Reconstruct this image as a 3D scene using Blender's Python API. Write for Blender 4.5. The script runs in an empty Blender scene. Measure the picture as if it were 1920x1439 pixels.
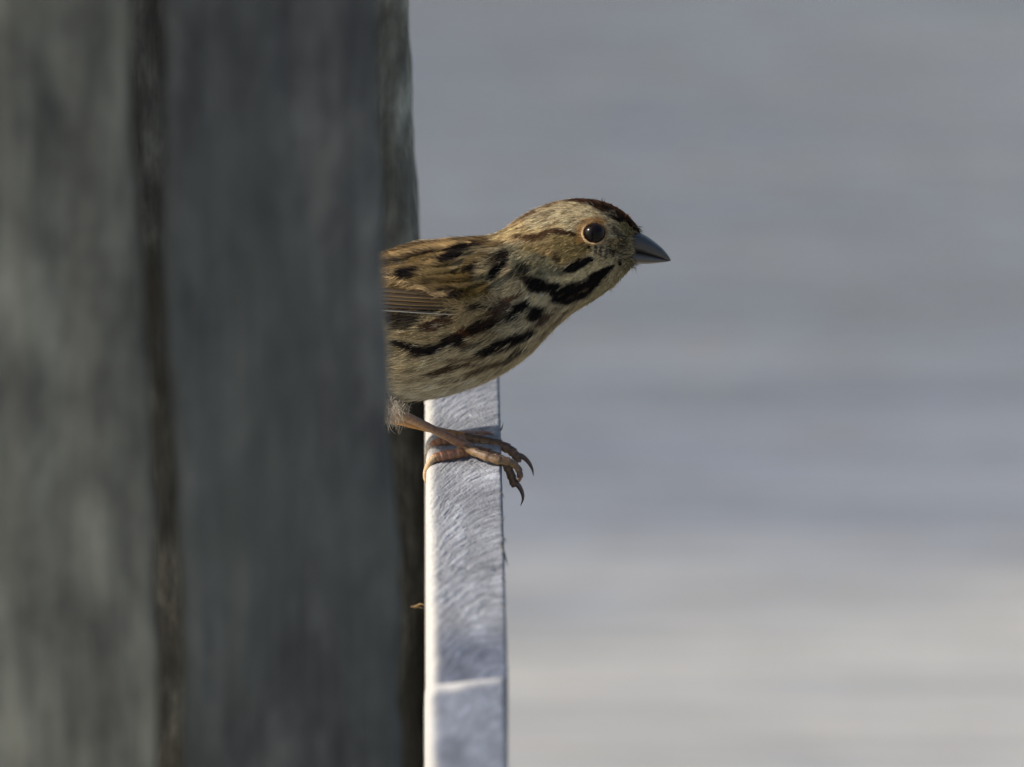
import bpy, math, random
import numpy as np
from mathutils import Vector, Matrix

random.seed(4)
rng = np.random.default_rng(11)
scene = bpy.context.scene
COL = scene.collection

# ------------------------------------------------------------------ camera, light, exposure
PITCH = math.radians(16.0)
DIST = 5.0                       # metres from the lens to the bird
FRAME_W = 0.30                   # metres across the frame at the bird
S = FRAME_W / 1920.0             # metres for one photo pixel at the bird
SP, CP = math.sin(PITCH), math.cos(PITCH)

cam_d = bpy.data.cameras.new('camera')
cam = bpy.data.objects.new('camera', cam_d)
COL.objects.link(cam)
scene.camera = cam
cam_d.sensor_width = 36.0
cam_d.sensor_fit = 'HORIZONTAL'
cam_d.lens = 36.0 * DIST / FRAME_W
cam_d.clip_start = 0.1
cam_d.clip_end = 5000.0
cam.location = (0.0, -DIST * CP, DIST * SP)
cam.rotation_euler = (math.radians(90) - PITCH, 0, 0)
cam_d.dof.use_dof = True
cam_d.dof.focus_distance = DIST - 0.008
cam_d.dof.aperture_fstop = 600.0 / 50.0
cam_d.dof.aperture_blades = 0

SUN_EL = math.radians(38.0)
SUN_BACK = math.radians(-9.0)    # the sun stands to the left, a little to the front of the bird
to_sun = Vector((-math.cos(SUN_EL) * math.cos(SUN_BACK),
                 math.cos(SUN_EL) * math.sin(SUN_BACK), math.sin(SUN_EL)))
world = bpy.data.worlds.new('World')
scene.world = world
world.use_nodes = True
wn = world.node_tree
for n in list(wn.nodes):
    wn.nodes.remove(n)
wo = wn.nodes.new('ShaderNodeOutputWorld')
wb = wn.nodes.new('ShaderNodeBackground')
sky = wn.nodes.new('ShaderNodeTexSky')
sky.sky_type = 'NISHITA'
sky.sun_disc = False
sky.sun_elevation = SUN_EL
sky.sun_rotation = math.atan2(to_sun.x, to_sun.y)
sky.air_density = 1.0
sky.dust_density = 2.5
sky.ozone_density = 1.0
wb.inputs['Strength'].default_value = 0.10
wn.links.new(sky.outputs[0], wb.inputs['Color'])
wn.links.new(wb.outputs[0], wo.inputs['Surface'])

sun_d = bpy.data.lights.new('sun', 'SUN')
sun_d.energy = 3.3
sun_d.angle = math.radians(0.53)
sun_d.color = (1.0, 0.93, 0.82)
sun = bpy.data.objects.new('sun', sun_d)
COL.objects.link(sun)
sun.rotation_euler = (-to_sun).to_track_quat('-Z', 'Y').to_euler()
sun.location = to_sun * 5

scene.view_settings.view_transform = 'Standard'
scene.view_settings.look = 'None'
scene.view_settings.gamma = 1.0
scene.view_settings.exposure = 0.6
scene.view_settings.use_curve_mapping = False
scene.render.engine = 'CYCLES'
scene.cycles.use_denoising = True
scene.cycles.max_bounces = 8

# ------------------------------------------------------------------ helpers
def PX(px, py, w=0.0):
    """photo position at the bird's distance, w metres further away -> world"""
    u = (np.asarray(px, float) - 960.0) * S
    v = (719.5 - np.asarray(py, float)) * S
    w = np.asarray(w, float)
    k = 1.0 + w / DIST
    u, v = u * k, v * k
    return np.stack(np.broadcast_arrays(u, v * SP + w * CP, v * CP - w * SP), -1)

def on_height(py, z):
    """how far away (w) a photo row meets the level z"""
    v = (719.5 - py) * S
    return (v * CP - z) / SP

def tag(o, label=None, cat=None, group=None, kind=None):
    if label: o['label'] = label
    if cat: o['category'] = cat
    if group: o['group'] = group
    if kind: o['kind'] = kind
    return o

def empty(name, loc=(0, 0, 0)):
    o = bpy.data.objects.new(name, None)
    o.empty_display_size = 0.01
    o.location = loc
    COL.objects.link(o)
    return o

def mesh_obj(name, verts, faces, mat, parent=None, col=None, smooth=True):
    me = bpy.data.meshes.new(name)
    verts = np.asarray(verts, np.float32)
    if isinstance(faces, np.ndarray):
        nf, k = faces.shape
        me.vertices.add(len(verts))
        me.vertices.foreach_set('co', verts.ravel())
        me.loops.add(nf * k)
        me.loops.foreach_set('vertex_index', faces.astype(np.int32).ravel())
        me.polygons.add(nf)
        me.polygons.foreach_set('loop_start', np.arange(0, nf * k, k, dtype=np.int32))
        me.update(calc_edges=True)
    else:
        me.from_pydata([tuple(map(float, v)) for v in verts], [], faces)
    me.validate()
    if smooth:
        me.polygons.foreach_set('use_smooth', np.ones(len(me.polygons), bool))
    if col is not None:
        a = me.color_attributes.new('Col', 'FLOAT_COLOR', 'POINT')
        c4 = np.ones((len(verts), 4), np.float32)
        c4[:, :3] = col
        a.data.foreach_set('color', c4.ravel())
    me.materials.append(mat)
    o = bpy.data.objects.new(name, me)
    COL.objects.link(o)
    if parent is not None:
        o.parent = parent
        o.matrix_parent_inverse = Matrix.Translation(-Vector(parent_world(parent)))
    return o

def parent_world(p):
    l = Vector(p.location)
    while p.parent is not None:
        l = Vector((0, 0, 0)) if p.type == 'MESH' else l
        p = p.parent
    return l if p.type != 'MESH' else Vector((0, 0, 0))

def grid_faces(nu, nv, wrap_v=False):
    i = np.arange(nu - 1)[:, None]
    j = np.arange(nv if wrap_v else nv - 1)[None, :]
    j2 = (j + 1) % nv
    f = np.stack([i * nv + j, i * nv + j2, (i + 1) * nv + j2, (i + 1) * nv + j], -1)
    return f.reshape(-1, 4)

def hash2(ix, iy, seed):
    h = (ix.astype(np.int64) * 374761393 + iy.astype(np.int64) * 668265263 + seed * 1442695041) & 0xffffffff
    h = ((h ^ (h >> 13)) * 1274126177) & 0xffffffff
    h = h ^ (h >> 16)
    return (h & 0xffff) / 65535.0

def vnoise(x, y, seed=0):
    x = np.asarray(x, float); y = np.asarray(y, float)
    ix, iy = np.floor(x), np.floor(y)
    fx, fy = x - ix, y - iy
    fx = fx * fx * fx * (fx * (fx * 6 - 15) + 10)
    fy = fy * fy * fy * (fy * (fy * 6 - 15) + 10)
    a = hash2(ix, iy, seed); b = hash2(ix + 1, iy, seed)
    c = hash2(ix, iy + 1, seed); d = hash2(ix + 1, iy + 1, seed)
    return (a + (b - a) * fx) * (1 - fy) + (c + (d - c) * fx) * fy

def fbm(x, y, seed=0, octv=4):
    t = 0; a = 0.5; n = 0
    for k in range(octv):
        t = t + a * vnoise(x * 2 ** k, y * 2 ** k, seed + 17 * k); n += a; a *= 0.5
    return t / n

def catmull(P, n):
    """smooth resampling of rows of P"""
    P = np.asarray(P, float)
    m = len(P)
    ext = np.vstack([2 * P[0] - P[1], P, 2 * P[-1] - P[-2]])
    t = np.linspace(0, m - 1, n)
    i = np.minimum(t.astype(int), m - 2)
    f = (t - i)[:, None]
    p0, p1, p2, p3 = ext[i], ext[i + 1], ext[i + 2], ext[i + 3]
    return 0.5 * ((2 * p1) + (-p0 + p2) * f + (2 * p0 - 5 * p1 + 4 * p2 - p3) * f ** 2
                  + (-p0 + 3 * p1 - 3 * p2 + p3) * f ** 3)

def new_mat(name):
    m = bpy.data.materials.new(name)
    m.use_nodes = True
    nt = m.node_tree
    b = nt.nodes['Principled BSDF']
    return m, nt, b

def N(nt, t, **kw):
    n = nt.nodes.new(t)
    for k, v in kw.items():
        setattr(n, k, v)
    return n

def tex_noise(nt, vec, scale, detail=4, rough=0.55, dist=0.0):
    n = N(nt, 'ShaderNodeTexNoise')
    n.inputs['Scale'].default_value = scale
    n.inputs['Detail'].default_value = detail
    n.inputs['Roughness'].default_value = rough
    n.inputs['Distortion'].default_value = dist
    nt.links.new(vec, n.inputs['Vector'])
    return n.outputs['Fac']

def mapping(nt, scale, rot=(0, 0, 0), loc=(0, 0, 0)):
    tc = N(nt, 'ShaderNodeTexCoord')
    mp = N(nt, 'ShaderNodeMapping')
    mp.inputs['Scale'].default_value = scale
    mp.inputs['Rotation'].default_value = rot
    mp.inputs['Location'].default_value = loc
    nt.links.new(tc.outputs['Object'], mp.inputs['Vector'])
    return mp.outputs[0]

def ramp(nt, fac, stops):
    r = N(nt, 'ShaderNodeValToRGB')
    els = r.color_ramp.elements
    while len(els) < len(stops):
        els.new(0.5)
    for e, (p, c) in zip(els, stops):
        e.position = p
        e.color = (*c, 1) if len(c) == 3 else c
    nt.links.new(fac, r.inputs[0])
    return r.outputs[0]

def mixc(nt, fac, a, b, mode='MIX'):
    m = N(nt, 'ShaderNodeMix', data_type='RGBA', blend_type=mode)
    for sock, v in ((m.inputs[0], fac), (m.inputs[6], a), (m.inputs[7], b)):
        if isinstance(v, (int, float)):
            sock.default_value = v
        elif isinstance(v, tuple):
            sock.default_value = (*v, 1)
        else:
            nt.links.new(v, sock)
    return m.outputs[2]

def bump(nt, b, h, strength, dist, prev=None):
    n = N(nt, 'ShaderNodeBump')
    n.inputs['Strength'].default_value = strength
    n.inputs['Distance'].default_value = dist
    nt.links.new(h, n.inputs['Height'])
    if prev is not None:
        nt.links.new(prev, n.inputs['Normal'])
    nt.links.new(n.outputs[0], b.inputs['Normal'])
    return n.outputs[0]

# ------------------------------------------------------------------ materials
def mat_wood(name, dark, mid, light, seed, blotch=28.0, moss=None, shade_z=None):
    m, nt, b = new_mat(name)
    v_streak = mapping(nt, (1, 1, 0.07), loc=(seed, seed * 2, 0))
    v_iso = mapping(nt, (1, 1, 0.45), loc=(seed * 3, 0, seed))
    s1 = tex_noise(nt, v_streak, 420, 5, 0.6)
    s2 = tex_noise(nt, v_iso, blotch, 5, 0.62, 0.6)
    s3 = tex_noise(nt, v_iso, blotch * 3.1, 3, 0.6)
    c1 = ramp(nt, s2, [(0.30, dark), (0.50, mid), (0.72, light)])
    c2 = ramp(nt, s1, [(0.25, (0.45, 0.45, 0.45)), (0.6, (1, 1, 1))])
    c = mixc(nt, 0.75, c1, c2, 'MULTIPLY')
    c3 = ramp(nt, s3, [(0.35, (0.62, 0.62, 0.64)), (0.62, (1.12, 1.12, 1.1))])
    c = mixc(nt, 0.8, c, c3, 'MULTIPLY')
    if moss:
        s4 = tex_noise(nt, v_iso, blotch * 0.6, 4, 0.6, 0.4)
        f = ramp(nt, s4, [(0.45, (0, 0, 0)), (0.68, (0.75, 0.75, 0.75))])
        c = mixc(nt, f, c, moss)
    if shade_z is not None:
        tc_ = N(nt, 'ShaderNodeTexCoord'); sp_ = N(nt, 'ShaderNodeSeparateXYZ')
        nt.links.new(tc_.outputs['Object'], sp_.inputs[0])
        ad = N(nt, 'ShaderNodeMath', operation='MULTIPLY_ADD')
        nt.links.new(s2, ad.inputs[0]); ad.inputs[1].default_value = 0.12; nt.links.new(sp_.outputs['Z'], ad.inputs[2])
        mr_ = N(nt, 'ShaderNodeMapRange'); nt.links.new(ad.outputs[0], mr_.inputs[0])
        mr_.inputs[1].default_value = shade_z + 0.03; mr_.inputs[2].default_value = shade_z + 0.11
        mx_ = N(nt, 'ShaderNodeMapRange'); nt.links.new(sp_.outputs['X'], mx_.inputs[0])   # only the outer edge strip is lightened
        mx_.inputs[1].default_value = -0.056; mx_.inputs[2].default_value = -0.043
        mm = N(nt, 'ShaderNodeMath', operation='MULTIPLY')
        nt.links.new(mr_.outputs[0], mm.inputs[0]); nt.links.new(mx_.outputs[0], mm.inputs[1])
        c = mixc(nt, mm.outputs[0], mixc(nt, 1.0, c, (0.7, 0.7, 0.68), 'MULTIPLY'), mixc(nt, 1.0, c, (2.1, 2.15, 2.1), 'MULTIPLY'))  # shade of the lower part and the plank gap painted into the wood colour
    nt.links.new(c, b.inputs['Base Color'])
    b.inputs['Roughness'].default_value = 0.85
    b.inputs['Specular IOR Level'].default_value = 0.25
    bump(nt, b, s1, 0.7, 0.0015)
    return m

M_PLANK = mat_wood('weathered plank wood', (0.058, 0.059, 0.058), (0.118, 0.120, 0.113), (0.20, 0.20, 0.18), 1.3,
                   blotch=34.0, moss=(0.10, 0.11, 0.095))
M_PLANK2 = mat_wood('lichen plank wood', (0.125, 0.124, 0.104), (0.24, 0.236, 0.19), (0.40, 0.39, 0.31), 5.1,
                    blotch=30.0, moss=(0.25, 0.245, 0.18))
M_POST = mat_wood('dark post wood', (0.032, 0.030, 0.025), (0.085, 0.083, 0.070), (0.22, 0.22, 0.19), 8.4, blotch=60.0,
                  moss=(0.055, 0.048, 0.03), shade_z=-0.01)

def mat_attr(name, rough=0.7, spec=0.2, transl=0.0, sheen=0.0):
    m, nt, b = new_mat(name)
    at = N(nt, 'ShaderNodeAttribute', attribute_name='Col')
    nt.links.new(at.outputs['Color'], b.inputs['Base Color'])
    b.inputs['Roughness'].default_value = rough
    b.inputs['Specular IOR Level'].default_value = spec
    if sheen:
        b.inputs['Sheen Weight'].default_value = sheen
    if transl:
        tr = N(nt, 'ShaderNodeBsdfTranslucent')
        nt.links.new(at.outputs['Color'], tr.inputs['Color'])
        mx = N(nt, 'ShaderNodeMixShader')
        mx.inputs[0].default_value = transl
        out = nt.nodes['Material Output']
        nt.links.new(b.outputs[0], mx.inputs[1])
        nt.links.new(tr.outputs[0], mx.inputs[2])
        nt.links.new(mx.outputs[0], out.inputs['Surface'])
    return m

M_FEATHER = mat_attr('feather', 0.65, 0.10, 0.22)
M_BODY = mat_attr('skin and down', 0.9, 0.05)
M_FLIGHT = mat_attr('flight feather', 0.5, 0.2, 0.1)

m, nt, b = new_mat('rail wood'); M_RAIL = m
at = N(nt, 'ShaderNodeAttribute', attribute_name='Col')
v1 = mapping(nt, (1, 0.25, 1), rot=(0, 0, 0.35))
g = tex_noise(nt, v1, 1500, 4, 0.65)
c = mixc(nt, 0.55, at.outputs['Color'], ramp(nt, g, [(0.3, (0.45, 0.46, 0.5)), (0.6, (1.05, 1.05, 1.05))]), 'MULTIPLY')
nt.links.new(c, b.inputs['Base Color'])
b.inputs['Roughness'].default_value = 0.6
b.inputs['Specular IOR Level'].default_value = 0.4
bump(nt, b, g, 0.5, 0.0004)

m, nt, b = new_mat('horn bill'); M_BILL = m
v1 = mapping(nt, (1, 1, 1))
g = tex_noise(nt, v1, 700, 4, 0.6)
at = N(nt, 'ShaderNodeAttribute', attribute_name='Col')
nt.links.new(mixc(nt, 0.6, at.outputs['Color'], ramp(nt, g, [(0.3, (0.7, 0.7, 0.72)), (0.7, (1.2, 1.15, 1.1))]), 'MULTIPLY'), b.inputs['Base Color'])
b.inputs['Roughness'].default_value = 0.38
b.inputs['Specular IOR Level'].default_value = 0.5
bump(nt, b, g, 0.12, 0.0003)

m, nt, b = new_mat('leg scales'); M_LEG = m
at = N(nt, 'ShaderNodeAttribute', attribute_name='Col')
v1 = mapping(nt, (1, 1, 1))
g = tex_noise(nt, v1, 900, 4, 0.6)
nt.links.new(mixc(nt, 0.7, at.outputs['Color'], ramp(nt, g, [(0.3, (0.55, 0.5, 0.5)), (0.7, (1.3, 1.25, 1.15))]), 'MULTIPLY'), b.inputs['Base Color'])
b.inputs['Roughness'].default_value = 0.45
b.inputs['Subsurface Weight'].default_value = 0.35
b.inputs['Subsurface Scale'].default_value = 0.0008
b.inputs['Subsurface Radius'].default_value = (1.0, 0.45, 0.25)
bump(nt, b, g, 0.6, 0.0006)

m, nt, b = new_mat('eye'); M_EYE = m
lw = N(nt, 'ShaderNodeLayerWeight')
nt.links.new(ramp(nt, lw.outputs['Facing'], [(0.0, (0.003, 0.002, 0.002)), (0.8, (0.014, 0.007, 0.004))]), b.inputs['Base Color'])
b.inputs['Roughness'].default_value = 0.20
b.inputs['Specular IOR Level'].default_value = 0.17

m, nt, b = new_mat('splinter wood'); M_SPLINTER = m
v1 = mapping(nt, (1, 1, 1))
nt.links.new(ramp(nt, tex_noise(nt, v1, 600), [(0.3, (0.14, 0.08, 0.03)), (0.7, (0.30, 0.19, 0.08))]), b.inputs['Base Color'])
b.inputs['Roughness'].default_value = 0.8

# ------------------------------------------------------------------ water
WATER_Z = -0.55
m, nt, b = new_mat('shallow water'); M_WATER = m
tc = N(nt, 'ShaderNodeTexCoord')
sep = N(nt, 'ShaderNodeSeparateXYZ')
nt.links.new(tc.outputs['Object'], sep.inputs[0])
big = mapping(nt, (0.35, 2.2, 1), rot=(0, 0, -0.03))
n1 = tex_noise(nt, big, 2.6, 3, 0.5, 0.3)
n2 = tex_noise(nt, mapping(nt, (0.30, 3.0, 1), rot=(0, 0, -0.04)), 9.0, 3, 0.5, 0.2)
# pale silt shelf towards the near bank, deeper water beyond it
ma = N(nt, 'ShaderNodeMath', operation='MULTIPLY_ADD')
nt.links.new(n1, ma.inputs[0]); ma.inputs[1].default_value = 0.55
nt.links.new(sep.outputs['Y'], ma.inputs[2])
mr = N(nt, 'ShaderNodeMapRange')
nt.links.new(ma.outputs[0], mr.inputs[0])
mr.inputs[1].default_value = 1.72
mr.inputs[2].default_value = 2.25
depth = ramp(nt, mr.outputs[0], [(0.0, (0.40, 0.385, 0.355)), (0.35, (0.33, 0.322, 0.31)), (0.62, (0.185, 0.192, 0.215)), (1.0, (0.162, 0.164, 0.170))])
streak = ramp(nt, n2, [(0.30, (0.66, 0.67, 0.70)), (0.66, (1.22, 1.19, 1.14))])
nt.links.new(mixc(nt, 0.9, depth, streak, 'MULTIPLY'), b.inputs['Base Color'])
b.inputs['Roughness'].default_value = 0.12
b.inputs['IOR'].default_value = 1.33
w1 = tex_noise(nt, mapping(nt, (0.5, 2.0, 1)), 14.0, 3, 0.5, 0.2)
bump(nt, b, w1, 0.5, 0.02)
L = 1500.0
water = mesh_obj('water', [(-L, -L, 0), (L, -L, 0), (L, L, 0), (-L, L, 0)], [(0, 1, 2, 3)], M_WATER, smooth=False)
water.location = (0, 0, WATER_Z)
tag(water, kind='structure')

# ------------------------------------------------------------------ upright timbers
def timber(name, left, right, y_front, thick, mat, label, cat, bevel=0.004, seed=0, yaw=0.29, x_ref=-0.035, z_top=0.42, z_bot=-0.95, rough=0.0012, group=None):
    """left/right: (z, x) edge curves; a timber with eased corners, uneven edges and a worn face"""
    nz = 420
    z = np.linspace(z_bot, z_top, nz)
    lz, lx = zip(*sorted(left)); rz, rx = zip(*sorted(right))
    def curve(zs, ks, vs):
        base = np.interp(zs, ks, vs)
        lo, hi = zs < ks[0], zs > ks[-1]
        base[lo] = vs[0] + (zs[lo] - ks[0]) * (vs[1] - vs[0]) / (ks[1] - ks[0]) * 0.3
        base[hi] = vs[-1] + (zs[hi] - ks[-1]) * (vs[-1] - vs[-2]) / (ks[-1] - ks[-2])
        return base
    xl = curve(z, lz, lx); xr = curve(z, rz, rx)
    # smooth the polyline
    k = np.hanning(41); k /= k.sum()
    xl = np.convolve(np.pad(xl, 20, mode='edge'), k, 'valid'); xr = np.convolve(np.pad(xr, 20, mode='edge'), k, 'valid')
    xl = xl + rough * (fbm(z * 55, z * 0 + seed, seed) - 0.5) * 2
    xr = xr + rough * (fbm(z * 55, z * 0 + seed + 9, seed + 5) - 0.5) * 2
    nf = 40; nb = 6
    rows = []
    for i in range(nz):
        w = xr[i] - xl[i]
        pts = []
        # front face, left to right, then the right corner, back and left
        a = np.linspace(math.pi, 1.5 * math.pi, nb)
        cx, cy = xl[i] + bevel, y_front + bevel
        pts += [(cx + bevel * math.cos(t), cy + bevel * math.sin(t)) for t in a]
        fx = np.linspace(xl[i] + bevel, xr[i] - bevel, nf)[1:-1]
        rel = -0.0011 * (fbm(fx * 700, np.full_like(fx, z[i] * 25), seed + 3) - 0.35) + 0.0005 * np.sin(fx * 300)
        pts += [(x, y_front - max(0.0, 0.0) + r) for x, r in zip(fx, rel)]
        a = np.linspace(1.5 * math.pi, 2 * math.pi, nb)
        cx = xr[i] - bevel
        pts += [(cx + bevel * math.cos(t), cy + bevel * math.sin(t)) for t in a]
        pts += [(xr[i], y_front + thick * 0.5), (xr[i] - bevel * .3, y_front + thick), (xl[i] + bevel * .3, y_front + thick), (xl[i], y_front + thick * 0.5)]
        rows.append([(x, y + (x - x_ref) * yaw, z[i]) for x, y in pts])
    rows = np.array(rows)
    nv = rows.shape[1]
    f = [tuple(r) for r in grid_faces(nz, nv, True)]
    f.append(tuple(range(nv - 1, -1, -1)))
    f.append(tuple((nz - 1) * nv + j for j in range(nv)))
    o = mesh_obj(name, rows.reshape(-1, 3), f, mat)
    tag(o, label, cat, group)
    return o

def edge(pts, y):
    """photo edge positions -> (z, x) on the upright plane at world depth y"""
    out = []
    for px, py in pts:
        u = (px - 960) * S; v = (719.5 - py) * S
        # ray through the pixel meets the plane Y = y
        o = np.array(cam.location); p = PX(px, py, 0.0); d = p - o
        t = (y - o[1]) / d[1]
        q = o + d * t
        out.append((q[2], q[0]))
    return out

Y_NEAR = -0.37
plank_b = timber('weathered_plank', edge([(308, 0), (306, 400), (312, 600), (330, 900), (340, 1200), (346, 1439)], Y_NEAR - 0.019),
       edge([(700, 0), (712, 400), (722, 600), (732, 800), (745, 1000), (750, 1439)], Y_NEAR), Y_NEAR, 0.026, M_PLANK,
       'dark blue-grey weathered upright plank hiding the tail end of the sparrow', 'plank', bevel=0.003, seed=3)
plank_a = timber('weathered_plank', edge([(-330, 0), (-330, 400), (-320, 700), (-310, 1439)], Y_NEAR - 0.048),
       edge([(240, 0), (246, 300), (268, 600), (284, 800), (290, 1000), (292, 1439)], Y_NEAR - 0.022), Y_NEAR - 0.002, 0.026, M_PLANK2,
       'paler greenish-grey lichened upright plank across the dark gap from the sparrow', 'plank', bevel=0.003, seed=21)
Y_POST = 0.098
post = timber('wooden_post', edge([(150, 0), (150, 700), (150, 1439)], Y_POST),
       edge([(765, 0), (768, 200), (778, 440), (792, 640), (801, 720), (804, 1000), (806, 1250), (806, 1439)], Y_POST), Y_POST, 0.09, M_POST,
       'dark rough square post standing behind the sparrow, against the pale rail', 'post', bevel=0.006, seed=40, rough=0.0008, yaw=0.36)

# ------------------------------------------------------------------ the pale rail the bird stands on (two boards end to end)
Z0 = -0.0211
Y_JOINT = -0.231
def rail(name, y0, y1, dx, dz, label, seed, hi=True, round_far=0.0012):
    n_al = int((y1 - y0) / 0.00030) if hi else 260
    y = np.linspace(y0, y1, n_al)
    wdt = 0.0220; H = 0.14
    rl, rr = 0.0030, 0.0010
    prof = []           # (x, z, nx, nz) around the top
    for zz in np.linspace(-H, -rl, 8)[:-1]:
        prof.append((0, zz, -1, 0))
    for t in np.linspace(math.pi, math.pi / 2, 14):
        prof.append((rl + rl * math.cos(t), -rl + rl * math.sin(t), math.cos(t), math.sin(t)))
    for xx in np.linspace(rl, wdt - rr, 84)[1:-1]:
        prof.append((xx, 0, 0, 1))
    for t in np.linspace(math.pi / 2, 0, 6):
        prof.append((wdt - rr + rr * math.cos(t), -rr + rr * math.sin(t), math.cos(t), math.sin(t)))
    for zz in np.linspace(-rr, -H, 8)[1:]:
        prof.append((wdt, zz, 1, 0))
    prof = np.array(prof)
    nv = len(prof)
    Yg, Xg = np.meshgrid(y, prof[:, 0], indexing='ij')
    Zg = np.broadcast_to(prof[:, 1], Yg.shape).copy()
    x_mm, y_mm = Xg * 1000, Yg * 1000
    # curved saw marks with torn fibre, leaning along the grain
    warp = 3.4 * (fbm(x_mm * 0.09 + 3, y_mm * 0.03, seed) - 0.5) + 0.5 * (fbm(x_mm * 0.5, y_mm * 0.12, seed + 2) - 0.5)
    xx_ = x_mm - 11
    across = (2.5 * xx_ - y_mm - 0.085 * xx_ ** 2) / 2.7
    along = (xx_ + 2.5 * y_mm) / 2.7
    ph = across * 1.7 + warp * 5.0
    saw = 0.5 + 0.5 * np.sin(ph)
    saw2 = 0.5 + 0.5 * np.sin(ph * 2.7 + 5.0 * fbm(x_mm * 0.3, y_mm * 0.08, seed + 4))
    mask = fbm(x_mm * 0.13, y_mm * 0.04, seed + 6)
    mask = np.clip((mask - 0.34) * 3.2, 0.05, 1) * (0.35 + 1.1 * fbm(across * 0.5, along * 0.22, seed + 41))
    fib = fbm(across * 1.5, along * 0.16, seed + 8, 4)
    fuzz = fbm(x_mm * 2.6, y_mm * 0.9, seed + 15, 3)
    h = (0.30 * saw ** 1.5 + 0.20 * saw2) * mask + 0.55 * fib + 0.22 * fuzz
    h = (h - 0.5) * (0.00075 if hi else 0.0004)
    h += 0.0005 * (fbm(x_mm * 0.05, y_mm * 0.02, seed + 9) - 0.5)
    nick = np.exp(-((y_mm + 120 + 3 * np.sin(x_mm * .5)) / 2.2) ** 2) * np.clip(fbm(x_mm * 0.3, y_mm * 0.1, 77) * 2 - 0.7, 0, 1)
    if hi:
        h -= 0.0010 * nick
    # rag on the edges
    ragl = 0.00035 * (fbm(y_mm * 0.8, y_mm * 0 + 2, seed + 31) - 0.5)
    top = (prof[:, 3] > 0.05)[None, :]
    PXn = Xg + prof[None, :, 2] * np.where(top, h, 0) + np.where(Xg < wdt * .5, 1, 1) * ragl * (1 - top * 0.6)
    PZn = Zg + prof[None, :, 3] * np.where(top, h, 0)
    # eased far and near ends
    for yy, sgn in ((y0, 1), (y1, -1)):
        dd = np.clip(1 - (Yg - yy) * sgn / round_far, 0, 1)
        PZn -= np.where(prof[None, :, 1] > -0.02, (1 - np.sqrt(np.clip(1 - dd ** 2, 0, 1))) * round_far, 0)
    xo = -0.02515 + dx - Yg * 0.0085
    Yg = Yg + np.clip(1 - np.abs(Yg - Y_JOINT) / 0.05, 0, 1) * (x_mm / 22.0 - 0.35) * 0.009
    V = np.stack([PXn + xo, Yg, PZn + Z0 + dz], -1)
    F = [tuple(r) for r in grid_faces(n_al, nv)]
    F = [f[::-1] for f in F]
    for i in range(n_al - 1):
        F.append((i * nv, (i + 1) * nv, (i + 1) * nv + nv - 1, i * nv + nv - 1))
    F.append(tuple(range(nv)))
    F.append(tuple((n_al - 1) * nv + j for j in range(nv - 1, -1, -1)))
    base = np.array([0.345, 0.355, 0.385])
    t = np.clip(0.30 + 0.45 * (saw * mask) + 0.9 * (fib - 0.4) + 0.25 * saw2 * mask, 0, 1.25)[..., None]
    blot = fbm(x_mm * 0.12, y_mm * 0.04, seed + 12)[..., None]
    colr = base * (0.36 + 0.78 * t) * (0.70 + 0.6 * blot)
    if hi:
        colr = colr * (1 - 0.5 * nick[..., None])
        end_shade = np.clip((-y_mm - 168) / 30, 0, 1)[..., None]          # grey-blue shade painted in towards the butt end
        colr = colr * (1 - end_shade * np.array([0.54, 0.51, 0.43]))
        lipw = np.zeros_like(end_shade)
    else:
        colr = colr * np.array([0.70, 0.74, 0.82])  # bluish shade painted over the whole near board
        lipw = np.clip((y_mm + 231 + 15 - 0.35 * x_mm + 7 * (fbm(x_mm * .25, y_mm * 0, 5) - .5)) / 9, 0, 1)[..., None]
        colr = colr * (1 - lipw) + lipw * np.array([0.74, 0.71, 0.66])   # sunlit lip, its brightness painted into the colour
    edge_pale = (np.exp(-(x_mm / (1.6 + 1.5 * fbm(y_mm * 0.12, y_mm * 0 + 4, seed + 50))) ** 2))[..., None]
    colr = colr * (1 - edge_pale) + edge_pale * np.array([0.56, 0.54, 0.50])  # sunlit left edge painted paler
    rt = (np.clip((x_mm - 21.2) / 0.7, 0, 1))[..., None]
    colr = colr * (1 - rt) + rt * np.array([0.16, 0.16, 0.17])  # shaded right edge painted darker
    colr = np.clip(colr, 0.03, 0.8).reshape(-1, 3)
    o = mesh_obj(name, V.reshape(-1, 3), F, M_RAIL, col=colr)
    tag(o, label, 'rail board')
    return o

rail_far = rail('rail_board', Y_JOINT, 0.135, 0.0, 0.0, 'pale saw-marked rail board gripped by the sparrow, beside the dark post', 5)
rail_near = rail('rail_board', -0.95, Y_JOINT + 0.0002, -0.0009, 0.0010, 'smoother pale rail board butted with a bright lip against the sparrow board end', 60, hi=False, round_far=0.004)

# ------------------------------------------------------------------ the sparrow
bird = empty('sparrow', tuple(PX(870, 858, 0.0)))
tag(bird, 'brown streaked sparrow leaning out over the pale rail, facing right', 'bird')

# body loft: photo top, photo bottom, half depth (all in photo pixels)
ST = np.array([
    (470, 590, 478, 622, 34), (540, 560, 556, 650, 62), (630, 517, 640, 705, 100), (715, 480, 722, 745, 128), (780, 459, 800, 746, 142),
    (840, 451, 868, 730, 144), (888, 447, 935, 702, 138), (922, 444, 990, 664, 124), (948, 432, 1030, 624, 108),
    (976, 412, 1064, 592, 95), (1008, 393, 1096, 572, 88), (1044, 380, 1126, 553, 84), (1084, 375, 1149, 536, 80),
    (1122, 378, 1166, 519, 72), (1155, 391, 1177, 507, 58), (1179, 409, 1183, 500, 45), (1195, 429, 1187, 494, 31), (1202, 446, 1192, 486, 14)], float)
NT, NH = 320, 256
stn = catmull(ST, NT)
TH = np.linspace(-math.pi, math.pi, NH, endpoint=False)
THETA0 = math.radians(8)          # the back is turned a little towards the lens

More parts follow.
